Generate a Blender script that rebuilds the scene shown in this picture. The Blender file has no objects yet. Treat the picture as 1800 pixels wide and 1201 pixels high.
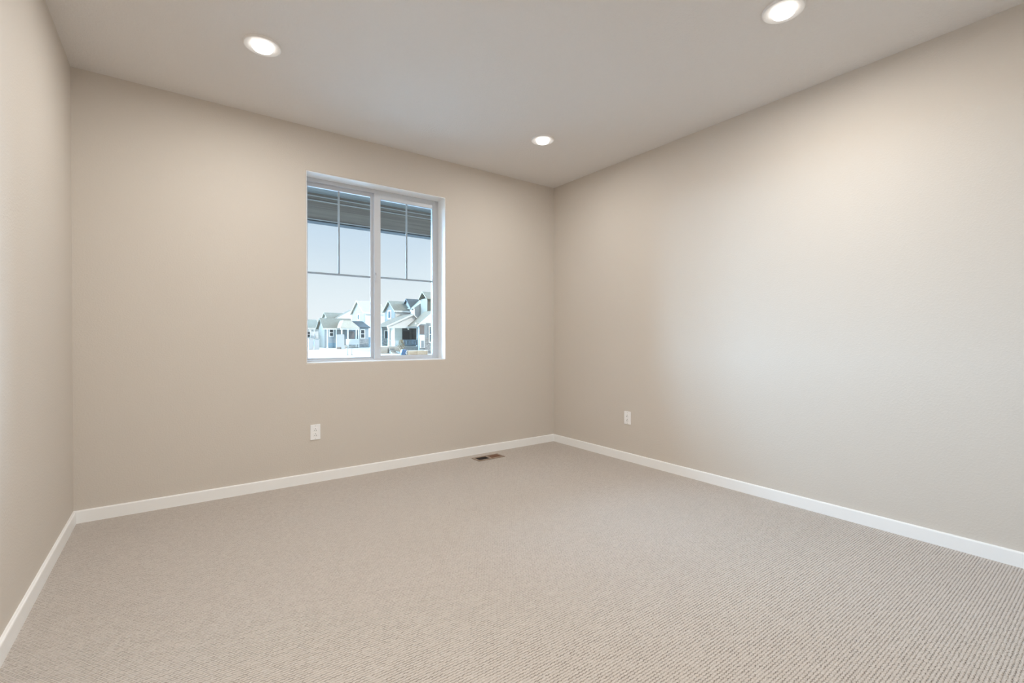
import bpy, bmesh, math, random
from mathutils import Vector, Matrix

random.seed(7)
C = bpy.context.scene.collection
S = bpy.context.scene
PI = math.pi

# ------------------------------------------------------------------ camera, world, sun, exposure
W, H, YR = 3.829, 2.743, -4.25          # room width, height, rear wall
cam_d = bpy.data.cameras.new('camera')
cam = bpy.data.objects.new('camera', cam_d); C.objects.link(cam)
cam.location = (0.493, -3.8068, 1.1176)
cam.rotation_euler = (math.radians(90 - 0.414), 0, math.radians(-36.095))
cam_d.sensor_width = 36.0
cam_d.lens = 815.38 * 36.0 / 1800.0
cam_d.clip_start = 0.02; cam_d.clip_end = 2000
S.camera = cam

S.view_settings.view_transform = 'Standard'
S.view_settings.look = 'None'
S.view_settings.gamma = 1.0
S.view_settings.use_curve_mapping = False
S.view_settings.exposure = 0.0
S.cycles.use_denoising = True
S.cycles.max_bounces = 16
S.cycles.diffuse_bounces = 10
S.cycles.transparent_max_bounces = 12
S.cycles.sample_clamp_indirect = 8.0

# knobs for the light
LAMP_COL = (1.0, 0.970, 0.930)
SUN_E = 2.6
FILL_L = 45.0  # added sky light beside the window view, brightening the room
FILL_R = 45.0


class NT:
    """small helper for building node trees"""
    def __init__(self, tree):
        self.t = tree; self.n = tree.nodes; self.l = tree.links
    def add(self, kind, **kw):
        nd = self.n.new(kind)
        for k, v in kw.items(): setattr(nd, k, v)
        return nd
    def link(self, a, b): self.l.new(a, b)
    def val(self, sock, v):
        if isinstance(v, (int, float)): sock.default_value = v
        elif isinstance(v, (tuple, list)): sock.default_value = v
        else: self.l.new(v, sock)
    def math(self, op, a, b=0.0, c=None, clamp=False):
        m = self.add('ShaderNodeMath', operation=op, use_clamp=clamp)
        self.val(m.inputs[0], a); self.val(m.inputs[1], b)
        if c is not None: self.val(m.inputs[2], c)
        return m.outputs[0]
    def mix(self, fac, a, b, blend='MIX'):
        m = self.add('ShaderNodeMix', data_type='RGBA', blend_type=blend)
        self.val(m.inputs[0], fac)
        self.val(m.inputs[6], a if not isinstance(a, tuple) else (*a, 1) if len(a) == 3 else a)
        self.val(m.inputs[7], b if not isinstance(b, tuple) else (*b, 1) if len(b) == 3 else b)
        return m.outputs[2]
    def smooth(self, x, lo, hi):
        m = self.add('ShaderNodeMapRange', interpolation_type='SMOOTHSTEP')
        self.val(m.inputs[0], x); m.inputs[1].default_value = lo; m.inputs[2].default_value = hi
        return m.outputs[0]


# sky: pale blue, whitening towards the horizon, with unseen bright banks low in the west and east, added to light the room
world = bpy.data.worlds.new('sky'); S.world = world
world.use_nodes = True
nt = NT(world.node_tree); nt.n.clear()
geo = nt.add('ShaderNodeTexCoord')
sep = nt.add('ShaderNodeSeparateXYZ'); nt.link(geo.outputs['Generated'], sep.inputs[0])
ramp = nt.add('ShaderNodeValToRGB')
nt.link(sep.outputs[2], ramp.inputs[0])
cr = ramp.color_ramp
cr.elements[0].position = 0.0; cr.elements[0].color = (0.97, 1.01, 1.05, 1)
cr.elements[1].position = 1.0; cr.elements[1].color = (0.40, 0.60, 0.92, 1)
e = cr.elements.new(0.10); e.color = (0.84, 0.93, 1.0, 1)
e = cr.elements.new(0.26); e.color = (0.58, 0.74, 0.92, 1)
noise = nt.add('ShaderNodeTexNoise'); noise.inputs['Scale'].default_value = 3.2; noise.inputs['Detail'].default_value = 6
nt.link(geo.outputs['Generated'], noise.inputs['Vector'])


def bank(az, w0, w1, zhi):
    """soft bank of added light around an azimuth (degrees to the right of straight ahead), low over the horizon"""
    hx, hy = math.sin(math.radians(az)), math.cos(math.radians(az))
    d = nt.math('ADD', nt.math('MULTIPLY', sep.outputs[0], hx), nt.math('MULTIPLY', sep.outputs[1], hy))
    hl = nt.math('SQRT', nt.math('ADD', nt.math('MULTIPLY', sep.outputs[0], sep.outputs[0]), nt.math('MULTIPLY', sep.outputs[1], sep.outputs[1])))
    d = nt.math('DIVIDE', d, nt.math('MAXIMUM', hl, 1e-4))
    a = nt.smooth(d, math.cos(math.radians(w1)), math.cos(math.radians(w0)))
    b = nt.math('SUBTRACT', 1.0, nt.smooth(sep.outputs[2], zhi * 0.7, zhi))
    n = nt.smooth(noise.outputs['Fac'], 0.30, 0.55)
    return nt.math('MULTIPLY', nt.math('MULTIPLY', a, b), nt.math('ADD', 0.6, nt.math('MULTIPLY', n, 0.4)))


cl = bank(-48, 30, 48, 0.62)
cr_ = bank(72, 26, 38, 0.62)
tot = nt.math('ADD', nt.math('MULTIPLY', cl, FILL_L), nt.math('MULTIPLY', cr_, FILL_R))
bg1 = nt.add('ShaderNodeBackground'); nt.link(ramp.outputs[0], bg1.inputs[0])
bg2 = nt.add('ShaderNodeBackground'); bg2.inputs[0].default_value = (0.57, 0.93, 1.34, 1); nt.link(tot, bg2.inputs[1])
addsh = nt.add('ShaderNodeAddShader'); nt.link(bg1.outputs[0], addsh.inputs[0]); nt.link(bg2.outputs[0], addsh.inputs[1])
out = nt.add('ShaderNodeOutputWorld'); nt.link(addsh.outputs[0], out.inputs[0])
world.cycles.sampling_method = 'MANUAL'; world.cycles.sample_map_resolution = 1024

sun_d = bpy.data.lights.new('sun', 'SUN'); sun_d.energy = SUN_E; sun_d.angle = math.radians(0.6); sun_d.color = (1.0, 0.97, 0.92)
sun = bpy.data.objects.new('sun', sun_d); C.objects.link(sun)
sun.rotation_euler = Vector((0.34, -0.74, 0.56)).to_track_quat('Z', 'Y').to_euler()
sun.location = (20, -20, 30)

# window opening in the back wall
WX0, WX1, WZ0, WZ1 = 1.3176, 2.5132, 0.9227, 2.4056
# daylight portal over the opening: only guides the sky sampling through the window
pd = bpy.data.lights.new('daylight_portal', 'AREA'); pd.shape = 'RECTANGLE'
pd.size = WX1 - WX0; pd.size_y = WZ1 - WZ0; pd.cycles.is_portal = True
po = bpy.data.objects.new('daylight_portal', pd); C.objects.link(po)
po.location = ((WX0 + WX1) / 2, 0.215, (WZ0 + WZ1) / 2); po.rotation_euler = (math.radians(-90), 0, 0)


# ------------------------------------------------------------------ materials
def mat(name, col, rough=0.6, spec=0.3, metal=0.0):
    m = bpy.data.materials.new(name); m.use_nodes = True
    b = m.node_tree.nodes['Principled BSDF']
    b.inputs['Base Color'].default_value = (*col, 1)
    b.inputs['Roughness'].default_value = rough
    b.inputs['Specular IOR Level'].default_value = spec
    b.inputs['Metallic'].default_value = metal
    return m


def bsdf(m): return m.node_tree.nodes['Principled BSDF']


def paint(name, col, scale, strength, dist, rough=0.75):
    """matt paint over sprayed drywall texture"""
    m = mat(name, col, rough, 0.22)
    t = NT(m.node_tree)
    co = t.add('ShaderNodeTexCoord')
    n1 = t.add('ShaderNodeTexNoise'); n1.inputs['Scale'].default_value = scale; n1.inputs['Detail'].default_value = 3.5
    n1.inputs['Roughness'].default_value = 0.55
    t.link(co.outputs['Object'], n1.inputs['Vector'])
    n2 = t.add('ShaderNodeTexNoise'); n2.inputs['Scale'].default_value = scale * 0.33; n2.inputs['Detail'].default_value = 2
    t.link(co.outputs['Object'], n2.inputs['Vector'])
    h = t.math('ADD', t.smooth(n1.outputs['Fac'], 0.42, 0.68), t.math('MULTIPLY', n2.outputs['Fac'], 0.5))
    bp = t.add('ShaderNodeBump'); bp.inputs['Strength'].default_value = strength; bp.inputs['Distance'].default_value = dist
    t.link(h, bp.inputs['Height']); t.link(bp.outputs[0], bsdf(m).inputs['Normal'])
    return m


M = {}
WALL = (0.615, 0.570, 0.515)
M['wall'] = paint('wall_paint', WALL, 105, 0.17, 0.0020)
M['ceil'] = paint('ceiling_paint', (0.725, 0.705, 0.685), 80, 0.32, 0.003, 0.8)
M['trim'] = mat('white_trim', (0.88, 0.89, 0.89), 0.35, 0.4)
M['vinyl'] = mat('white_vinyl', (0.57, 0.60, 0.64), 0.35, 0.4)
M['grille'] = mat('grille_grey', (0.38, 0.39, 0.40), 0.4, 0.3)
M['gasket'] = mat('dark_gasket', (0.10, 0.10, 0.10), 0.6)
M['plate'] = mat('outlet_white', (0.88, 0.89, 0.90), 0.35, 0.45)
M['slot'] = mat('slot_dark', (0.05, 0.045, 0.04), 0.7)
M['screw'] = mat('screw_steel', (0.62, 0.61, 0.58), 0.35, 0.5, 0.6)
M['vent'] = mat('vent_brown', (0.33, 0.25, 0.19), 0.4, 0.4, 0.2)
M['vent_dark'] = mat('vent_shade', (0.012, 0.008, 0.008), 0.7)
M['louver'] = mat('louver_brown', (0.17, 0.085, 0.05), 0.45, 0.4, 0.2)
M['led_trim'] = mat('lamp_trim_white', (0.80, 0.79, 0.78), 0.45, 0.3)
lens = bpy.data.materials.new('lamp_lens'); lens.use_nodes = True
bsdf(lens).inputs['Base Color'].default_value = (0.9, 0.9, 0.9, 1)
bsdf(lens).inputs['Emission Color'].default_value = (1.0, 0.96, 0.90, 1)
bsdf(lens).inputs['Emission Strength'].default_value = 3.2
M['lens'] = lens
g = bpy.data.materials.new('window_glass'); g.use_nodes = True
t = NT(g.node_tree); t.n.clear()
tr = t.add('ShaderNodeBsdfTransparent'); tr.inputs[0].default_value = (0.96, 0.975, 0.97, 1)
gl = t.add('ShaderNodeBsdfGlossy'); gl.inputs['Roughness'].default_value = 0.0
fr = t.add('ShaderNodeFresnel'); fr.inputs[0].default_value = 1.35
mx = t.add('ShaderNodeMixShader'); t.link(fr.outputs[0], mx.inputs[0]); t.link(tr.outputs[0], mx.inputs[1]); t.link(gl.outputs[0], mx.inputs[2])
o_ = t.add('ShaderNodeOutputMaterial'); t.link(mx.outputs[0], o_.inputs[0])
M['glass'] = g


def carpet():
    """cut-and-loop carpet: rows of loops across the room, staggered pits between them, heathered yarn"""
    m = mat('loop_carpet', (0.5, 0.43, 0.37), 0.95, 0.1)
    t = NT(m.node_tree)
    co = t.add('ShaderNodeTexCoord')
    wob = t.add('ShaderNodeTexNoise'); wob.inputs['Scale'].default_value = 60; wob.inputs['Detail'].default_value = 2
    t.link(co.outputs['Object'], wob.inputs['Vector'])
    sw = t.add('ShaderNodeSeparateXYZ'); t.link(wob.outputs['Color'], sw.inputs[0])
    sp = t.add('ShaderNodeSeparateXYZ'); t.link(co.outputs['Object'], sp.inputs[0])
    x = t.math('ADD', sp.outputs[0], t.math('MULTIPLY', t.math('SUBTRACT', sw.outputs[0], 0.5), 0.010))
    y = t.math('ADD', sp.outputs[1], t.math('MULTIPLY', t.math('SUBTRACT', sw.outputs[1], 0.5), 0.004))
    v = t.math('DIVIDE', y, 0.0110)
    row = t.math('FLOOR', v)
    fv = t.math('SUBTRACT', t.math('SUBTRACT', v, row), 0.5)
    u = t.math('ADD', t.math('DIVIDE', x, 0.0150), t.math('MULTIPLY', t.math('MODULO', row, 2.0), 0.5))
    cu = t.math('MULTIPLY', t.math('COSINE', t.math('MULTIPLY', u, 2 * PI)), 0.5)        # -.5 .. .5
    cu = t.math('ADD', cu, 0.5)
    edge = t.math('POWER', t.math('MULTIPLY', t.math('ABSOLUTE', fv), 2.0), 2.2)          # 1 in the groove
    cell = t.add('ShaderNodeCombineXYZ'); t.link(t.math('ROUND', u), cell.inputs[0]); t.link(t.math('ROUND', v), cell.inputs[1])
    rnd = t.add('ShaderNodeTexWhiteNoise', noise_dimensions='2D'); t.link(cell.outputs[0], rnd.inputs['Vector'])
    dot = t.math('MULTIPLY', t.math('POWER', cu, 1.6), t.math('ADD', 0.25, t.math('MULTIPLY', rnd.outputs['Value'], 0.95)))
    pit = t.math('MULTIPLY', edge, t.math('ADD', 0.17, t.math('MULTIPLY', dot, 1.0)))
    fib = t.add('ShaderNodeTexNoise'); fib.inputs['Scale'].default_value = 900; fib.inputs['Detail'].default_value = 2
    t.link(co.outputs['Object'], fib.inputs['Vector'])
    clump = t.add('ShaderNodeTexNoise'); clump.inputs['Scale'].default_value = 140; clump.inputs['Detail'].default_value = 1
    t.link(co.outputs['Object'], clump.inputs['Vector'])
    h = t.math('SUBTRACT', 1.0, pit)
    h = t.math('ADD', h, t.math('MULTIPLY', fib.outputs['Fac'], 0.35))
    h = t.math('ADD', h, t.math('MULTIPLY', clump.outputs['Fac'], 0.4))
    bp = t.add('ShaderNodeBump'); bp.inputs['Strength'].default_value = 1.0; bp.inputs['Distance'].default_value = 0.008
    t.link(h, bp.inputs['Height']); t.link(bp.outputs[0], bsdf(m).inputs['Normal'])
    # two yarns twisted together: a pale one and a browner one; shade between the loops painted in as darker brown
    c = t.mix(t.smooth(clump.outputs['Fac'], 0.35, 0.65), (0.685, 0.622, 0.567), (0.755, 0.698, 0.643))
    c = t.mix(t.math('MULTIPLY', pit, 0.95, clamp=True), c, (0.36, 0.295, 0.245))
    t.link(c, bsdf(m).inputs['Base Color'])
    return m


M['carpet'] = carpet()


# outside
def rough_mat(name, ca, cb, scale, rough=0.9, stretch=(1, 1, 1)):
    m = mat(name, ca, rough, 0.1)
    t = NT(m.node_tree)
    co = t.add('ShaderNodeTexCoord'); mp = t.add('ShaderNodeMapping')
    mp.inputs['Scale'].default_value = stretch
    t.link(co.outputs['Object'], mp.inputs[0])
    n = t.add('ShaderNodeTexNoise'); n.inputs['Scale'].default_value = scale; n.inputs['Detail'].default_value = 4
    t.link(mp.outputs[0], n.inputs['Vector'])
    t.link(t.mix(t.smooth(n.outputs['Fac'], 0.35, 0.65), ca, cb), bsdf(m).inputs['Base Color'])
    return m


M['ground'] = rough_mat('pale_dirt', (0.42, 0.35, 0.285), (0.47, 0.40, 0.335), 0.25)
M['shingle'] = rough_mat('sage_shingles', (0.225, 0.21, 0.168), (0.265, 0.25, 0.205), 3.0, 0.9, (1, 1, 4))
M['shingle_pale'] = rough_mat('pale_shingles', (0.42, 0.365, 0.285), (0.47, 0.415, 0.33), 3.0, 0.9, (1, 1, 4))
M['shingle_dark'] = rough_mat('slate_shingles', (0.085, 0.095, 0.10), (0.115, 0.125, 0.13), 3.0, 0.9, (1, 1, 4))
M['shingle_umber'] = rough_mat('umber_shingles', (0.130, 0.098, 0.068), (0.155, 0.118, 0.084), 3.0, 0.9, (1, 1, 4))
M['siding_white'] = rough_mat('white_siding', (0.66, 0.63, 0.60), (0.70, 0.67, 0.64), 1.0, 0.7, (0.2, 0.2, 8))
M['siding_blue'] = rough_mat('blue_grey_siding', (0.27, 0.30, 0.315), (0.30, 0.325, 0.34), 1.0, 0.7, (0.2, 0.2, 8))
M['siding_cream'] = rough_mat('cream_siding', (0.70, 0.67, 0.58), (0.73, 0.70, 0.62), 1.0, 0.7, (0.2, 0.2, 8))
M['siding_grey'] = rough_mat('grey_siding', (0.22, 0.22, 0.21), (0.26, 0.255, 0.245), 1.0, 0.7, (0.2, 0.2, 8))
M['brick'] = rough_mat('grey_brick', (0.20, 0.20, 0.20), (0.34, 0.33, 0.32), 4.0, 0.9, (1, 1, 3))
M['ext_trim'] = mat('exterior_white_trim', (0.66, 0.64, 0.60), 0.5)
M['pane'] = mat('dark_pane', (0.06, 0.065, 0.07), 0.6, 0.0)
M['door'] = mat('brown_door', (0.17, 0.14, 0.13), 0.5)
M['garage'] = mat('slate_garage_door', (0.17, 0.25, 0.30), 0.6)
M['rail_dark'] = mat('slate_rail', (0.25, 0.30, 0.33), 0.6)
M['bounce_white'] = rough_mat('white_bounce', (0.78, 0.77, 0.75), (0.82, 0.81, 0.79), 0.5)
M['siding_shaded'] = rough_mat('shaded_siding', (0.142, 0.124, 0.100), (0.155, 0.136, 0.110), 1.0, 0.7, (0.2, 0.2, 8))  # for walls on the shaded side: the shade is put into the colour
M['siding_shaded_dark'] = rough_mat('shaded_siding_dark', (0.074, 0.066, 0.054), (0.085, 0.076, 0.063), 1.0, 0.7, (0.2, 0.2, 8))  # deeper shade tone for the left gable of the porch house
M['concrete'] = rough_mat('pale_concrete', (0.44, 0.42, 0.38), (0.50, 0.48, 0.44), 2.0)
M['lumber'] = rough_mat('weathered_lumber', (0.42, 0.32, 0.23), (0.55, 0.47, 0.36), 3.0, 0.9, (0.4, 1, 6))
M['soil'] = rough_mat('loose_soil', (0.30, 0.22, 0.16), (0.42, 0.32, 0.25), 5.0)
M['blue'] = mat('blue_paint', (0.05, 0.11, 0.22), 0.4, 0.5)
M['blue_pale'] = mat('pale_blue_steel', (0.40, 0.55, 0.66), 0.4, 0.5)
M['rubber'] = mat('black_rubber', (0.03, 0.03, 0.03), 0.8)
M['shrub'] = rough_mat('dry_foliage', (0.36, 0.27, 0.17), (0.24, 0.20, 0.13), 6.0)
M['bark'] = mat('bark', (0.18, 0.13, 0.09), 0.9)
M['lampglass'] = mat('porch_lamp_glass', (0.9, 0.85, 0.7), 0.3)
M['panel_white'] = mat('white_sheet', (0.46, 0.47, 0.48), 0.5)
M['stake'] = mat('grey_stake', (0.30, 0.26, 0.22), 0.8)
M['beam_wood'] = rough_mat('grey_stained_boards', (0.130, 0.102, 0.085), (0.172, 0.140, 0.118), 2.0, 0.8, (0.3, 4, 30))
M['soffit'] = rough_mat('grey_soffit_boards', (0.135, 0.128, 0.122), (0.155, 0.148, 0.140), 2.0, 0.8, (0.3, 8, 1))
M['fascia'] = mat('slate_fascia', (0.020, 0.021, 0.022), 0.7)
M['porch_trim'] = mat('pale_bead', (0.25, 0.23, 0.215), 0.6)
M['roof_felt'] = mat('roof_felt', (0.2, 0.2, 0.2), 0.9)


# ------------------------------------------------------------------ mesh helpers
def box(bm, a, b):
    x0, y0, z0 = (min(a[i], b[i]) for i in range(3)); x1, y1, z1 = (max(a[i], b[i]) for i in range(3))
    v = [bm.verts.new(p) for p in ((x0, y0, z0), (x1, y0, z0), (x1, y1, z0), (x0, y1, z0), (x0, y0, z1), (x1, y0, z1), (x1, y1, z1), (x0, y1, z1))]
    for f in ((0, 3, 2, 1), (4, 5, 6, 7), (0, 1, 5, 4), (1, 2, 6, 5), (2, 3, 7, 6), (3, 0, 4, 7)):
        bm.faces.new([v[i] for i in f])


def prism(bm, pts, vec):
    """polygon swept along a vector"""
    vec = Vector(vec)
    a = [bm.verts.new(p) for p in pts]; b = [bm.verts.new(Vector(p) + vec) for p in pts]
    n = len(pts)
    bm.faces.new(a[::-1]); bm.faces.new(b)
    for i in range(n):
        j = (i + 1) % n
        bm.faces.new((a[i], a[j], b[j], b[i]))


def tube(bm, p, q, r, n=10, r2=None):
    p, q = Vector(p), Vector(q); r2 = r if r2 is None else r2
    ax = (q - p).normalized()
    s = ax.cross(Vector((0, 0, 1)) if abs(ax.z) < .9 else Vector((1, 0, 0))).normalized(); u = ax.cross(s)
    A = [bm.verts.new(p + (s * math.cos(k * 2 * PI / n) + u * math.sin(k * 2 * PI / n)) * r) for k in range(n)]
    B = [bm.verts.new(q + (s * math.cos(k * 2 * PI / n) + u * math.sin(k * 2 * PI / n)) * r2) for k in range(n)]
    bm.faces.new(A[::-1]); bm.faces.new(B)
    for i in range(n):
        j = (i + 1) % n; bm.faces.new((A[i], A[j], B[j], B[i]))


def lathe(bm, prof, n=48):
    rings = []
    for r, z in prof:
        if r < 1e-6: rings.append([bm.verts.new((0, 0, z))])
        else: rings.append([bm.verts.new((r * math.cos(k * 2 * PI / n), r * math.sin(k * 2 * PI / n), z)) for k in range(n)])
    for a, b in zip(rings, rings[1:]):
        for i in range(n):
            j = (i + 1) % n
            if len(a) == 1: bm.faces.new((a[0], b[i], b[j]))
            elif len(b) == 1: bm.faces.new((a[i], b[0], a[j]))
            else: bm.faces.new((a[i], b[i], b[j], a[j]))


def obj(name, bm, m, parent=None, bevel=0.0, smooth=False):
    bmesh.ops.recalc_face_normals(bm, faces=bm.faces[:])
    me = bpy.data.meshes.new(name); bm.to_mesh(me); bm.free()
    me.materials.append(M[m] if isinstance(m, str) else m)
    o = bpy.data.objects.new(name, me); C.objects.link(o)
    if smooth:
        for p in me.polygons: p.use_smooth = True
    if parent is not None: o.parent = parent
    if bevel:
        b = o.modifiers.new('bevel', 'BEVEL'); b.width = bevel; b.segments = 2; b.limit_method = 'ANGLE'
    return o


def boxes(*bs):
    bm = bmesh.new()
    for a, b in bs: box(bm, a, b)
    return bm


def tag(o, label, cat, group=None):
    o['label'] = label; o['category'] = cat
    if group: o['group'] = group
    return o


def thing(name, label, cat, loc=(0, 0, 0), group=None):
    o = bpy.data.objects.new(name, None); C.objects.link(o)
    o.empty_display_size = 0.1; o.location = loc
    return tag(o, label, cat, group)


def struct(name, bm, m, label, **kw):
    o = obj(name, bm, m, **kw); o['kind'] = 'structure'; o['label'] = label; o['category'] = name.split('_')[0]
    return o


# ------------------------------------------------------------------ room shell
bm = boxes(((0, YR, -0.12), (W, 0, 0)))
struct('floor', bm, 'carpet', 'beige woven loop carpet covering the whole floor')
bm = boxes(((0, YR, H), (W, 0, H + 0.2)))
struct('ceiling', bm, 'ceil', 'greige textured drywall ceiling with round lights')
bm = boxes(((-0.16, YR, -0.12), (0, 0, H + 0.2)))
struct('wall_left', bm, 'wall', 'greige textured wall on the left')
bm = boxes(((W, YR, -0.12), (W + 0.16, 0, H + 0.2)))
struct('wall_right', bm, 'wall', 'long greige textured wall on the right')
bm = boxes(((-0.16, YR - 0.16, -0.12), (W + 0.16, YR, H + 0.2)))
struct('wall_rear', bm, 'wall', 'greige wall behind the camera')
# back wall: one ring of faces round the window opening, bullnosed at the drywall return
bm = bmesh.new()
TW = 0.20
def ring(x0, x1, z0, z1, y): return [bm.verts.new(p) for p in ((x0, y, z0), (x1, y, z0), (x1, y, z1), (x0, y, z1))]
R_ = 0.007
of = ring(-0.16, W + 0.16, -0.12, H + 0.2, 0); ob = ring(-0.16, W + 0.16, -0.12, H + 0.2, TW)
f0 = ring(WX0 - R_, WX1 + R_, WZ0 - R_, WZ1 + R_, 0)
f1 = ring(WX0 - R_ * .3, WX1 + R_ * .3, WZ0 - R_ * .3, WZ1 + R_ * .3, R_ * .3)
f2 = ring(WX0, WX1, WZ0, WZ1, R_)
fb = ring(WX0, WX1, WZ0, WZ1, TW)
for a, b in ((of, f0), (f0, f1), (f1, f2), (f2, fb), (fb, ob), (ob, of)):
    for i in range(4):
        j = (i + 1) % 4; bm.faces.new((a[i], a[j], b[j], b[i]))
struct('wall_back', bm, 'wall', 'greige textured far wall holding the window')


def baseboard(name, p, q, inward, label):
    """square-edged baseboard with eased top from p to q; inward = direction into the room"""
    p, q, n = Vector(p), Vector(q), Vector(inward)
    prof = [(0, -0.006), (0.014, -0.006), (0.014, 0.0690), (0.0125, 0.0735), (0.009, 0.0754), (0, 0.0754)]
    bm = bmesh.new()
    prism(bm, [p + n * a + Vector((0, 0, z)) for a, z in prof], q - p)
    struct(name, bm, 'trim', label)


baseboard('baseboard_back', (0, 0, 0), (W, 0, 0), (0, -1, 0), 'white baseboard along the window wall')
baseboard('baseboard_right', (W, -0.014, 0), (W, YR + 0.014, 0), (-1, 0, 0), 'white baseboard along the right wall')
baseboard('baseboard_left', (0, -0.014, 0), (0, YR + 0.014, 0), (1, 0, 0), 'white baseboard along the left wall')
baseboard('baseboard_rear', (0, YR, 0), (W, YR, 0), (0, 1, 0), 'white baseboard along the rear wall')

# ------------------------------------------------------------------ window_1: white vinyl slider
FY = 0.138                                   # room-side face of the frame


def rect_frame(x0, x1, z0, z1, l, r, b, t_, y0, y1):
    return boxes(((x0, y0, z0), (x0 + l, y1, z1)), ((x1 - r, y0, z0), (x1, y1, z1)),
                 ((x0 + l, y0, z0), (x1 - r, y1, z0 + b)), ((x0 + l, y0, z1 - t_), (x1 - r, y1, z1)))


win = obj('window_1', rect_frame(WX0, WX1, WZ0, WZ1, 0.034, 0.030, 0.018, 0.034, FY, FY + 0.075), 'vinyl', bevel=0.0015)
win['kind'] = 'structure'; win['category'] = 'window'; win['label'] = 'white vinyl two-pane sliding window in the far wall'
# thin white liner of the opening, between wall face and frame
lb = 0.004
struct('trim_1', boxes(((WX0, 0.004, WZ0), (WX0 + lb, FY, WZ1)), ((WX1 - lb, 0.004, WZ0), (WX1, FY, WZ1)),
       ((WX0 + lb, 0.004, WZ1 - lb), (WX1 - lb, FY, WZ1)), ((WX0 + lb, 0.004, WZ0), (WX1 - lb, FY, WZ0 + lb))), 'trim', 'thin white liner inside the window opening')
# left light: fixed, one track further out
obj('fixed_sash', rect_frame(1.3516, 1.906, WZ0 + 0.018, WZ1 - 0.034, 0.012, 0.026, 0.014, 0.030, FY + 0.034, FY + 0.056), 'vinyl', win, 0.001)
# meeting stile cover and its bright edge
obj('interlock', boxes(((1.872, FY + 0.0305, WZ0 + 0.018), (1.897, FY + 0.0335, WZ1 - 0.034))), 'vinyl', win, 0.0008)
obj('sliding_sash', rect_frame(1.8955, 2.4832, WZ0 + 0.018, WZ1 - 0.034, 0.056, 0.034, 0.024, 0.046, FY - 0.002, FY + 0.030), 'vinyl', win, 0.0015)
obj('gasket', rect_frame(1.9505, 2.4502, WZ0 + 0.041, WZ1 - 0.079, 0.0015, 0.0015, 0.0015, 0.0015, FY + 0.004, FY + 0.012), 'gasket', win)
lt = obj('latch', boxes(((1.9005, FY - 0.014, 1.612), (1.9105, FY - 0.002, 1.688))), 'vinyl', win, 0.002)
obj('latch_slot', boxes(((1.9035, FY - 0.0148, 1.660), (1.9065, FY - 0.0138, 1.682))), 'slot', lt)
for nm, x0, x1, y in (('left', 1.3576, 1.8860, FY + 0.042), ('right', 1.9485, 2.4522, FY + 0.014)):
    gp = obj('glass_pane', boxes(((x0, y, WZ0 + 0.03), (x1, y + 0.004, WZ1 - 0.06))), 'glass', win)
    xm = 1.612 if nm == 'left' else 2.201
    zt = 2.335 if nm == 'left' else 2.328
    # slim between-the-glass grille: one bar across, one bar up from it
    obj('grille', boxes(((x0, y + 0.006, 1.640), (x1, y + 0.008, 1.656)), ((xm - 0.008, y + 0.006, 1.656), (xm + 0.008, y + 0.008, zt + 0.02))), 'grille', win)

# ------------------------------------------------------------------ ceiling lights
def ceiling_light(x, y, label, watt):
    t = thing('ceiling_light', label, 'ceiling light', (x, y, H), 'round recessed ceiling lights')
    bm = bmesh.new()
    lathe(bm, [(0.0500, -0.0030), (0.0540, -0.0040), (0.0880, -0.0115), (0.0910, -0.0120), (0.0940, -0.0100), (0.0950, 0.0005)])
    obj('trim_ring', bm, 'led_trim', t, smooth=True)
    bm = bmesh.new()
    lathe(bm, [(0.0, -0.0270), (0.0420, -0.0270), (0.0480, -0.0250), (0.0510, -0.0200), (0.0520, -0.0030)])
    obj('lens', bm, 'lens', t, smooth=True)
    ld = bpy.data.lights.new('led_light', 'AREA'); ld.shape = 'DISK'; ld.size = 0.088
    ld.energy = watt; ld.color = LAMP_COL
    lo = bpy.data.objects.new('led_light', ld); C.objects.link(lo); lo.parent = t; lo.location = (0, 0, -0.0295)
    return t


ceiling_light(0.897, -0.905, 'round white ceiling light nearest the left wall, before the window', 11.7)
ceiling_light(2.935, -2.735, 'round white ceiling light cut by the top of the photo, near the right wall', 17.0)
ceiling_light(2.938, -0.880, 'round white ceiling light closest to the far right corner of the room', 8.2)
ceiling_light(0.897, -2.735, 'round white ceiling light overhead near the left wall, beside the camera', 38.0)


# ------------------------------------------------------------------ outlets
def outlet(loc, rz, label):
    t = thing('electrical_outlet', label, 'electrical outlet', loc, 'white duplex wall outlets')
    t.rotation_euler = (0, 0, rz)
    # local frame: plate lies in xz, faces -y
    obj('cover_plate', boxes(((-0.0370, -0.0065, -0.0590), (0.0370, 0, 0.0590))), 'plate', t, 0.0025)
    for zc in (0.0195, -0.0195):
        rc = obj('receptacle', boxes(((-0.0165, -0.0085, zc - 0.0165), (0.0165, -0.006, zc + 0.0165))), 'plate', t, 0.0015)
        for sx in (-1, 1):
            obj('slot', boxes(((sx * 0.0064 - 0.0014, -0.0088, zc - 0.0095), (sx * 0.0064 + 0.0014, -0.0082, zc - 0.001))), 'slot', rc)
        bm = bmesh.new(); tube(bm, (0, -0.0088, zc + 0.0075), (0, -0.0082, zc + 0.0075), 0.0030, 12)
        obj('slot', bm, 'slot', rc)
    for zc in (0.0485, -0.0485):
        bm = bmesh.new(); tube(bm, (0, -0.0078, zc), (0, -0.006, zc), 0.003, 12)
        obj('screw', bm, 'screw', t)
    return t


outlet((1.3775, 0, 0.388), 0, 'white duplex outlet on the far wall below the window')
outlet((W, -1.020, 0.392), math.radians(-90), 'white duplex outlet low on the long right wall')

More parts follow.
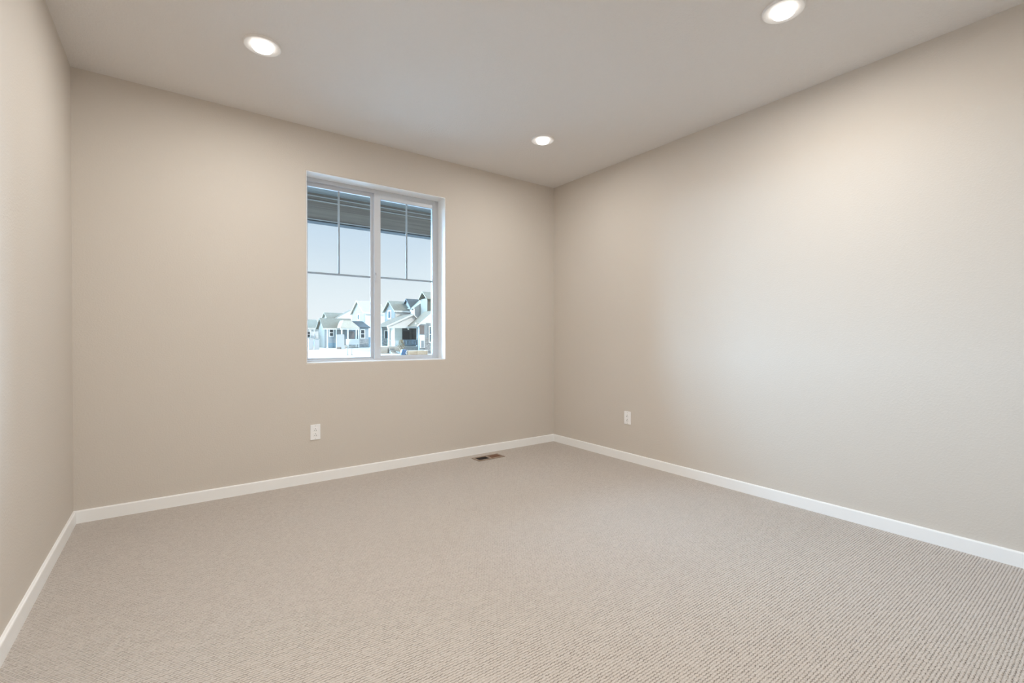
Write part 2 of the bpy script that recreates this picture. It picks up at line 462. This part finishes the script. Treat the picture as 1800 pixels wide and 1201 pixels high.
# ------------------------------------------------------------------ floor register
v = thing('floor_vent', 'brown metal floor vent set in the carpet below the far wall', 'floor vent', (2.865, -0.178, 0.0))
v.rotation_euler = (0, 0, math.radians(0.5))
LX, LY = 0.146, 0.066
def flat_ring(x0, x1, y0, y1, w, z0, z1):
    return boxes(((x0, y0, z0), (x1, y0 + w, z1)), ((x0, y1 - w, z0), (x1, y1, z1)), ((x0, y0 + w, z0), (x0 + w, y1 - w, z1)), ((x1 - w, y0 + w, z0), (x1, y1 - w, z1)))
bm = flat_ring(-LX, LX, -LY, LY, 0.022, 0.0, 0.006)
box(bm, (-0.008, -LY + 0.022, 0.0), (0.012, LY - 0.022, 0.006))
obj('frame', bm, 'vent', v, 0.0015)
obj('duct_shade', boxes(((-LX + 0.01, -LY + 0.01, -0.001), (LX - 0.01, LY - 0.01, 0.0012))), 'vent_dark', v)  # near-black sheet stands in for the dark depth below the frame
for k in range(5):
    y = -0.036 + k * 0.018
    bm = bmesh.new()
    prism(bm, [(0.012, y - 0.007, 0.0015), (0.012, y + 0.006, 0.0045), (0.012, y + 0.006, 0.0055), (0.012, y - 0.007, 0.0025)], (LX - 0.034, 0, 0))
    obj('louver', bm, 'louver', v)

# ------------------------------------------------------------------ our own porch and house outside
pr_ = thing('porch_roof', 'grey boarded porch roof with a deep beam outside the window', 'porch roof', (2.0, 0.2, 2.52))
def rel(bm): bmesh.ops.translate(bm, verts=bm.verts[:], vec=(-2.0, -0.2, -2.52)); return bm
obj('soffit', rel(boxes(((-3, 0.2, 2.83), (9, 2.14, 2.88)))), 'soffit', pr_)
obj('beam', rel(boxes(((-3, 2.0, 2.515), (9, 2.14, 2.83)))), 'beam_wood', pr_)
obj('bead', rel(boxes(((-3, 1.985, 2.738), (9, 2.0, 2.748)), ((-3, 1.985, 2.79), (9, 2.0, 2.80)), ((-3, 1.99, 2.515), (9, 2.0, 2.525)))), 'porch_trim', pr_)
obj('beam_underside', rel(boxes(((-3, 2.0, 2.500), (9, 2.14, 2.515)))), 'fascia', pr_)
bm = bmesh.new(); prism(bm, [(-3, -4.6, 4.2), (-3, 2.5, 2.78), (-3, 2.5, 2.88), (-3, -4.6, 4.3)], (12, 0, 0))
obj('roof', rel(bm), 'shingle', pr_)
for x in (-1.6, 6.2):
    obj('post', rel(boxes(((x - 0.08, 1.99, -0.3), (x + 0.08, 2.15, 2.50)))), 'ext_trim', pr_)
obj('deck', rel(boxes(((-3, 0.2, -0.45), (9, 2.2, -0.12)))), 'concrete', pr_)

# ground: falls away from the house to the street, rises again past it
bm = bmesh.new()
prof = [(-40, -0.5), (2.2, -0.45), (12, -0.75), (30, -1.20), (46, -1.22), (58, -1.12), (64, -1.0), (78, -0.52), (90, -0.42), (220, -0.4)]
rows = [[bm.verts.new((x, y, z)) for x in (-160, 0, 14, 20, 26, 34, 200)] for y, z in prof]
for a, b in zip(rows, rows[1:]):
    for i in range(6): bm.faces.new((a[i], a[i + 1], b[i + 1], b[i]))
gnd = obj('ground', bm, 'ground'); gnd['kind'] = 'structure'; gnd['label'] = 'pale bare dirt outside'; gnd['category'] = 'ground'


dr = obj('bounce_slab', boxes(((-9, 2.25, -0.75), (14, 13.5, -0.42))), 'bounce_white'); dr['kind'] = 'structure'; dr['label'] = 'unseen white slab added to bounce light into the room'; dr['category'] = 'bounce_slab'  # out-of-view pale ground, added to bounce light up to the ceiling

# ------------------------------------------------------------------ houses across the way
def slab(bm, pts, th):
    """roof sheet through four points, th thick downwards"""
    prism(bm, pts, (0, 0, -th))


def gable_x(parent, x0, x1, y0, y1, zb, ze, zr, wall, roof, oh=0.45, left_wall=None):
    """block with the ridge along x: pentagon walls, two roof slopes, white rake and fascia boards"""
    ym = (y0 + y1) / 2
    bm = bmesh.new(); prism(bm, [(x0, y0, zb), (x0, y1, zb), (x0, y1, ze), (x0, ym, zr), (x0, y0, ze)], (x1 - x0, 0, 0))
    obj('wall', bm, wall, parent)
    if left_wall:  # darker sheet over the left gable carries its shade as colour
        bm = bmesh.new(); prism(bm, [(x0, y0 + 0.02, zb), (x0, y1, zb), (x0, y1, ze), (x0, ym, zr), (x0, y0 + 0.02, ze)], (-0.03, 0, 0))
        obj('gable_shaded', bm, left_wall, parent)
    s = (zr - ze) / (ym - y0); th = 0.14
    bm = bmesh.new()
    slab(bm, [(x0 - oh, y0 - oh, ze - s * oh + th), (x1 + oh, y0 - oh, ze - s * oh + th), (x1 + oh, ym, zr + th), (x0 - oh, ym, zr + th)], th)
    slab(bm, [(x0 - oh, ym, zr + th), (x1 + oh, ym, zr + th), (x1 + oh, y1 + oh, ze - s * oh + th), (x0 - oh, y1 + oh, ze - s * oh + th)], th)
    obj('roof', bm, roof, parent)
    bm = boxes(((x0 - oh, y0 - oh - 0.04, ze - s * oh - 0.10), (x1 + oh, y0 - oh, ze - s * oh + th)))
    obj('fascia', bm, 'ext_trim', parent)


def gable_y(parent, x0, x1, y0, y1, zb, ze, zr, wall, roof, oh=0.45, gable=None, xm=None):
    """block with the ridge along y and a gable towards us"""
    xm = (x0 + x1) / 2 if xm is None else xm
    bm = bmesh.new()
    if gable is None:
        prism(bm, [(x0, y0, zb), (x1, y0, zb), (x1, y0, ze), (xm, y0, zr), (x0, y0, ze)], (0, y1 - y0, 0)); obj('wall', bm, wall, parent)
    else:
        if zb < ze - 0.01:
            box(bm, (x0, y0, zb), (x1, y1, ze)); obj('wall', bm, wall, parent)
        else: bm.free()
        bm = bmesh.new(); prism(bm, [(x0, y0, ze), (x1, y0, ze), (xm, y0, zr)], (0, y1 - y0, 0)); obj('gable', bm, gable, parent)
    th = 0.14
    bm = bmesh.new(); tr = bmesh.new()
    for xe in (x0, x1):
        s = (zr - ze) / abs(xm - xe); xo = xe - oh if xe < xm else xe + oh
        a, b = (xo, ze - s * oh), (xm, zr)
        slab(bm, [(a[0], y0 - oh, a[1] + th), (b[0], y0 - oh, b[1] + th), (b[0], y1, b[1] + th), (a[0], y1, a[1] + th)], th)
        prism(tr, [(a[0], y0 - oh, a[1] + th), (b[0], y0 - oh, b[1] + th), (b[0], y0 - oh, b[1] - 0.10), (a[0], y0 - oh, a[1] - 0.10)], (0, -0.05, 0))
    obj('roof', bm, roof, parent); obj('rake_board', tr, 'ext_trim', parent)


def window_y(parent, x0, x1, z0, z1, y, fw=0.12, cross=True, fm='ext_trim'):
    """window in a wall facing us (front face at y)"""
    bm = boxes(((x0, y - 0.06, z0), (x0 + fw, y + 0.02, z1)), ((x1 - fw, y - 0.06, z0), (x1, y + 0.02, z1)),
               ((x0 + fw, y - 0.06, z0), (x1 - fw, y + 0.02, z0 + fw)), ((x0 + fw, y - 0.06, z1 - fw), (x1 - fw, y + 0.02, z1)))
    if cross: box(bm, (x0 + fw, y - 0.05, (z0 + z1) / 2 - fw * .35), (x1 - fw, y + 0.02, (z0 + z1) / 2 + fw * .35))
    f = obj('window_frame', bm, fm, parent)
    obj('pane', boxes(((x0 + fw * .5, y - 0.02, z0 + fw * .5), (x1 - fw * .5, y + 0.01, z1 - fw * .5))), 'pane', f)


def window_x(parent, y0, y1, z0, z1, x, fw=0.16):
    bm = boxes(((x - 0.06, y0, z0), (x + 0.02, y0 + fw, z1)), ((x - 0.06, y1 - fw, z0), (x + 0.02, y1, z1)),
               ((x - 0.06, y0 + fw, z0), (x + 0.02, y1 - fw, z0 + fw)), ((x - 0.06, y0 + fw, z1 - fw), (x + 0.02, y1 - fw, z1)))
    f = obj('window_frame', bm, 'ext_trim', parent)
    obj('pane', boxes(((x - 0.045, y0 + fw * .5, z0 + fw * .5), (x + 0.01, y1 - fw * .5, z1 - fw * .5))), 'pane', f)


def railing(parent, x0, x1, y, z0, z1, m, n):
    bm = boxes(((x0, y - 0.04, z1 - 0.09), (x1, y + 0.04, z1)), ((x0, y - 0.04, z0), (x1, y + 0.04, z0 + 0.08)))
    for k in range(n + 1):
        x = x0 + (x1 - x0) * k / n; box(bm, (x - 0.035, y - 0.03, z0), (x + 0.035, y + 0.03, z1))
    obj('railing', bm, m, parent)


def column(parent, x, y, z0, z1, w=0.2, m='ext_trim'):
    bm = boxes(((x - w / 2, y - w / 2, z0), (x + w / 2, y + w / 2, z1)), ((x - w * .75, y - w * .75, z0), (x + w * .75, y + w * .75, z0 + 0.12)), ((x - w * .7, y - w * .7, z1 - 0.12), (x + w * .7, y + w * .7, z1)))
    obj('column', bm, m, parent)


# --- two-storey house with the deep porch, seen through the right sash
h = thing('house', 'two-storey white-sided house with a deep open front porch, behind the lumber crate', 'house')
gable_x(h, 28.67, 31.9, 66.0, 70.4, -1.1, 5.55, 7.0, 'siding_white', 'shingle', 0.35, 'siding_shaded_dark')
window_x(h, 67.7, 69.1, 4.2, 5.6, 28.67)
gable_x(h, 31.05, 36.5, 65.0, 68.6, 3.6, 5.85, 7.35, 'siding_grey', 'shingle_dark', 0.3)
gable_y(h, 31.04, 37.6, 64.0, 66.5, 3.6, 5.90, 8.05, 'siding_white', 'shingle', 0.25)
# porch: gable roof on columns
gable_y(h, 25.71, 31.3, 61.3, 66.0, 2.95, 2.95, 4.62, 'siding_white', 'shingle_umber', 0.35, gable='siding_white', xm=29.5)
obj('porch_beam', boxes(((25.6, 61.2, 2.60), (31.3, 61.5, 2.95))), 'ext_trim', h)
obj('porch_ceiling', boxes(((25.7, 61.5, 2.86), (31.3, 66.0, 2.95))), 'siding_grey', h)
obj('porch_wall', boxes(((26.2, 65.2, -1.0), (31.3, 66.0, 2.9))), 'siding_grey', h)
obj('brick_base', boxes(((26.15, 65.1, -1.0), (28.0, 65.2, 1.1))), 'brick', h)
obj('porch_wall_lit', boxes(((27.5, 63.4, -1.0), (28.72, 65.2, 2.9))), 'siding_cream', h)  # lit part of the porch wall, put in as a paler block
obj('porch_sun_block', boxes(((31.1, 61.5, -1.0), (31.3, 66.0, 2.9))), 'siding_grey', h)  # hidden wall added to keep the sun out of the porch
obj('front_door', boxes(((29.6, 65.14, 0.0), (30.7, 65.2, 2.2))), 'door', h)
window_y(h, 26.55, 27.25, 0.9, 2.3, 65.2, 0.1, False)
column(h, 25.8, 61.35, -0.08, 2.6); column(h, 30.3, 61.35, -0.08, 2.6)
railing(h, 25.9, 27.2, 61.35, 0.05, 0.84, 'ext_trim', 6)
railing(h, 28.1, 30.2, 61.35, 0.05, 0.90, 'rail_dark', 9)
obj('porch_deck', boxes(((25.5, 61.1, -1.1), (31.3, 66.0, -0.08))), 'concrete', h)
obj('step', boxes(((25.6, 60.6, -1.15), (27.3, 61.1, -0.35)), ((25.6, 60.1, -1.15), (27.3, 60.6, -0.65)), ((25.6, 59.6, -1.15), (27.3, 60.1, -0.9))), 'concrete', h)
bm = bmesh.new(); bmesh.ops.create_uvsphere(bm, u_segments=12, v_segments=8, radius=0.14, matrix=Matrix.Translation((29.4, 62.6, 2.52)))
box(bm, (29.37, 62.57, 2.6), (29.43, 62.63, 2.88)); obj('porch_lamp', bm, 'lampglass', h, smooth=True)
obj('retaining_wall', boxes(((23.6, 60.9, -1.2), (25.45, 61.5, -0.12))), 'concrete', h)

# --- blue-grey house at the right edge of the view
h = thing('house', 'blue-grey house with brick base and cream gable, at the right edge of the window view', 'house')
obj('wall', boxes(((30.3, 58.0, -1.2), (36.0, 60.9, 3.3)), ((29.04, 58.0, -1.2), (30.3, 58.4, 3.3))), 'siding_blue', h)
gable_y(h, 29.0, 33.2, 57.9, 60.6, 3.3, 3.3, 5.0, 'siding_blue', 'shingle_umber', 0.6, gable='siding_cream')
obj('upper_wall', boxes(((31.75, 61.0, -1.2), (37.0, 63.3, 7.2))), 'siding_shaded', h)
bm = bmesh.new(); slab(bm, [(31.4, 60.6, 7.2), (37.5, 60.6, 7.2), (37.5, 62.1, 8.3), (31.4, 62.1, 8.3)], 0.15); slab(bm, [(31.4, 62.1, 8.3), (37.5, 62.1, 8.3), (37.5, 63.5, 7.2), (31.4, 63.5, 7.2)], 0.15)
obj('upper_roof', bm, 'shingle', h)
obj('brick_base', boxes(((29.86, 57.9, -1.2), (36.0, 58.0, 1.2))), 'brick', h)
obj('gable_band', boxes(((28.4, 57.84, 3.12), (30.0, 57.9, 3.36))), 'ext_trim', h)
obj('entry_recess', boxes(((29.04, 57.92, 1.72), (29.78, 58.0, 2.95))), 'door', h)
window_y(h, 30.45, 31.35, 0.45, 2.9, 57.89, 0.14)
obj('entry_panel', boxes(((29.1, 57.86, -0.3), (29.84, 57.98, 1.6))), 'siding_white', h)
obj('entry_rail', boxes(*[((29.3 + k * 0.12, 57.8, -0.25), (29.35 + k * 0.12, 57.86, 0.75)) for k in range(4)]), 'rail_dark', h)

# --- tall white house with the steep gable, behind the left sash
h = thing('house', 'tall white house with a steep gable and slate garage door, behind the low porch house', 'house')
gable_x(h, 28.44, 32.2, 80.0, 87.0, -0.8, 5.85, 8.0, 'siding_white', 'shingle_pale', 0.35, 'siding_shaded')
window_x(h, 82.6, 84.0, 4.4, 5.7, 28.44, 0.2)
obj('garage_door', boxes(((28.75, 79.9, -0.7), (29.85, 80.0, 1.3))), 'garage', h)
obj('bay_wall', boxes(((26.62, 78.0, -0.8), (28.5, 84.0, 2.95))), 'siding_blue', h)
obj('brick_base', boxes(((26.6, 77.9, -0.8), (28.5, 78.0, 0.98))), 'brick', h)
window_y(h, 27.02, 27.9, 1.05, 2.7, 78.0, 0.14)
bm = bmesh.new(); slab(bm, [(26.4, 77.6, 3.05), (28.7, 77.6, 3.05), (28.44, 81.0, 4.2), (26.4, 81.0, 4.2)], 0.14); obj('bay_roof', bm, 'shingle_dark', h)
obj('corner_board', boxes(((28.55, 79.88, -0.7), (28.7, 80.0, 5.6))), 'ext_trim', h)

# --- low house with the hipped porch in the middle of the left sash
h = thing('house', 'low single-storey house with sage roof and hipped cream porch, left pane of the window', 'house')
gable_x(h, 21.08, 25.6, 78.0, 82.2, -0.6, 2.95, 4.45, 'siding_blue', 'shingle', 0.4, 'siding_shaded')
window_y(h, 21.72, 22.56, 1.35, 2.75, 78.0, 0.15)
obj('wall_recess', boxes(((21.5, 77.86, -0.5), (22.9, 78.0, 0.32))), 'garage', h)
obj('side_wall', boxes(((23.1, 77.85, -0.5), (24.3, 78.0, 2.6))), 'siding_grey', h)
bm = bmesh.new()
lo_ = [(22.95, 75.7, 2.85), (26.3, 75.7, 2.85), (26.3, 79.2, 2.85), (22.95, 79.2, 2.85)]; hi_ = [(23.9, 77.2, 4.15), (25.2, 77.2, 4.15), (25.2, 79.0, 4.15), (23.9, 79.0, 4.15)]
A = [bm.verts.new(p) for p in lo_]; B = [bm.verts.new(p) for p in hi_]
bm.faces.new(A[::-1]); bm.faces.new(B)
for i in range(4): bm.faces.new((A[i], A[(i + 1) % 4], B[(i + 1) % 4], B[i]))
obj('porch_roof_hip', bm, 'shingle_pale', h)
obj('porch_beam', boxes(((23.1, 75.9, 2.6), (26.25, 76.1, 2.85))), 'ext_trim', h)
for x in (23.3, 24.3, 25.7, 26.1): column(h, x, 76.0, -0.5, 2.6, 0.18)
obj('porch_skirt', boxes(((24.0, 75.9, 0.0), (26.1, 76.05, 0.98))), 'siding_white', h)
obj('porch_deck', boxes(((23.6, 76.05, -0.6), (26.2, 78.0, -0.1))), 'concrete', h)
obj('front_door', boxes(((25.0, 77.86, 0.0), (26.0, 78.0, 2.3))), 'door', h)
column(h, 21.3, 77.2, -0.5, 2.75, 0.14); column(h, 22.75, 77.2, -0.5, 2.75, 0.14)

# --- house behind, only its roofs and a white gable show
h = thing('house', 'distant house whose slate roof and white gable rise behind the low sage-roofed house', 'house')
gable_x(h, 26.13, 31.5, 95.0, 99.6, -0.5, 5.0, 6.35, 'siding_blue', 'shingle', 0.4, 'siding_shaded')
gable_y(h, 27.3, 33.5, 92.6, 96.0, -0.5, 5.15, 6.9, 'siding_white', 'shingle_umber', 0.4)

# --- far left: low house with a white pergola beam
h = thing('house', 'low sage-roofed house with a white post-and-beam front, far left of the view', 'house')
gable_x(h, 14.0, 22.0, 86.0, 93.0, -0.5, 2.95, 4.5, 'siding_white', 'shingle', 0.4, 'siding_shaded')
obj('porch_beam', boxes(((14.0, 83.9, 2.66), (22.4, 84.1, 2.95))), 'ext_trim', h)
for x in (16.5, 18.4, 20.16, 20.83, 21.8): column(h, x, 84.0, -0.5, 2.66, 0.16)
for x0, x1 in ((17.2, 18.0), (18.8, 19.7), (20.0, 20.7)): window_y(h, x0, x1, 1.2, 2.4, 86.0, 0.12)
obj('lower_siding', boxes(((14.0, 85.92, -0.5), (22.0, 86.0, 1.0))), 'garage', h)

# ------------------------------------------------------------------ building-site things in front of the houses
cr_t = thing('lumber_crate', 'long weathered lumber crate in front of the deep-porch house', 'crate', (26.0, 52.4, -1.16))
bm = bmesh.new()
for k in range(3): box(bm, (-1.4, -0.5, 0.06 + k * 0.2), (1.4, -0.46, 0.23 + k * 0.2)); box(bm, (-1.4, 0.46, 0.06 + k * 0.2), (1.4, 0.5, 0.23 + k * 0.2))
obj('side_boards', bm, 'lumber', cr_t)
bm = bmesh.new()
for k in range(3): box(bm, (1.36, -0.46, 0.06 + k * 0.2), (1.4, 0.46, 0.23 + k * 0.2))
obj('end_board', bm, 'lumber', cr_t)
for x in (-1.3, 0, 1.3):
    obj('post', boxes(((x - 0.05, -0.56, 0.0), (x + 0.05, -0.5, 0.72))), 'lumber', cr_t)
obj('cap_rail', boxes(((-1.45, -0.58, 0.66), (1.45, -0.44, 0.72))), 'ext_trim', cr_t)
obj('fill', boxes(((-1.36, -0.46, 0.0), (1.36, 0.46, 0.55))), 'soil', cr_t)

wb = thing('wheelbarrow', 'blue wheelbarrow tipped up beside the lumber crate', 'wheelbarrow', (23.95, 52.2, -1.17))
bm = bmesh.new()
A = [bm.verts.new(p) for p in ((-0.25, -0.3, 0.18), (0.30, -0.35, 0.12), (0.55, -0.4, 0.80), (-0.05, -0.35, 0.92))]
B = [bm.verts.new((p.co.x * 0.8 + 0.05, p.co.y + 0.75, p.co.z * 0.9)) for p in A]
bm.faces.new(A[::-1]); bm.faces.new(B)
for i in range(4): bm.faces.new((A[i], A[(i + 1) % 4], B[(i + 1) % 4], B[i]))
obj('tray', bm, 'blue', wb, 0.08)
bm = bmesh.new(); tube(bm, (0.42, -0.06, 0.17), (0.42, 0.06, 0.17), 0.17, 16); obj('wheel', bm, 'rubber', wb)
for y in (-0.28, 0.28):
    bm = bmesh.new(); tube(bm, (0.42, y * 0.4, 0.17), (-0.62, y, 0.55), 0.03, 8); obj('handle', bm, 'blue_pale', wb)
    bm = bmesh.new(); tube(bm, (-0.30, y, 0.42), (-0.42, y, 0.0), 0.025, 8); obj('leg', bm, 'blue_pale', wb)

sh = thing('dry_shrub', 'brown dry shrub standing before the porch steps of the deep-porch house', 'shrub', (26.75, 59.0, -1.12))
bm = bmesh.new(); tube(bm, (0, 0, 0), (0.02, 0, 1.2), 0.05, 8, 0.02); tube(bm, (0, 0, 0.5), (0.3, 0.1, 1.2), 0.03, 6, 0.01); tube(bm, (0, 0, 0.4), (-0.28, -0.05, 1.1), 0.03, 6, 0.01)
obj('stem', bm, 'bark', sh)
bm = bmesh.new()
for k in range(420):
    a = random.uniform(0, 2 * PI); z = random.uniform(0.35, 2.0); r = 0.52 * math.sqrt(random.random()) * (1.15 - abs(z - 1.1) * 0.75)
    c = Vector((r * math.cos(a), r * math.sin(a), z)); d = Vector((random.uniform(-1, 1), random.uniform(-1, 1), random.uniform(-.6, .9))).normalized()
    s = d.cross(Vector((random.uniform(-1, 1), random.uniform(-1, 1), 1))).normalized()
    vs = [bm.verts.new(c + d * 0.10), bm.verts.new(c + s * 0.04), bm.verts.new(c - d * 0.10), bm.verts.new(c - s * 0.04)]
    bm.faces.new(vs)
obj('foliage', bm, 'shrub', sh)

pn = thing('sheet_panel', 'white sheet panel propped up before the low sage-roofed house', 'panel', (22.5, 74.0, -0.66))
obj('sheet', boxes(((-0.62, -0.04, 0.30), (0.62, 0.04, 2.38))), 'panel_white', pn)
obj('foot', boxes(((-0.60, -0.1, 0.0), (0.0, 0.15, 0.30))), 'stake', pn)
obj('foot', boxes(((0.05, -0.3, 0.0), (0.60, 0.15, 0.30))), 'panel_white', pn)

b1 = thing('utility_cabinet', 'white utility cabinet at the left edge of the window view', 'utility cabinet', (17.95, 74.0, -0.64), 'white cabinets outside')
b2 = thing('utility_cabinet', 'white utility cabinet nearer the low house with the hipped porch', 'utility cabinet', (18.82, 74.0, -0.64), 'white cabinets outside')
for b_, hh in ((b1, 1.66), (b2, 1.48)):
    obj('body', boxes(((-0.36, -0.2, 0.0), (0.36, 0.2, hh))), 'panel_white', b_, 0.02)
    obj('lid', boxes(((-0.40, -0.24, hh), (0.40, 0.24, hh + 0.07))), 'ext_trim', b_)

for x, hh, lab in ((18.89, 1.25, 'left of the two thin survey stakes standing in the pale dirt'), (19.45, 1.2, 'right of the two thin survey stakes standing in the pale dirt')):
    s_ = thing('survey_stake', lab, 'stake', (x, 58.0, -1.14), 'survey stakes')
    obj('shaft', boxes(((-0.035, -0.02, 0.0), (0.035, 0.02, hh))), 'stake', s_)
    obj('base', boxes(((-0.10, -0.08, 0.0), (0.10, 0.08, 0.10))), 'stake', s_)
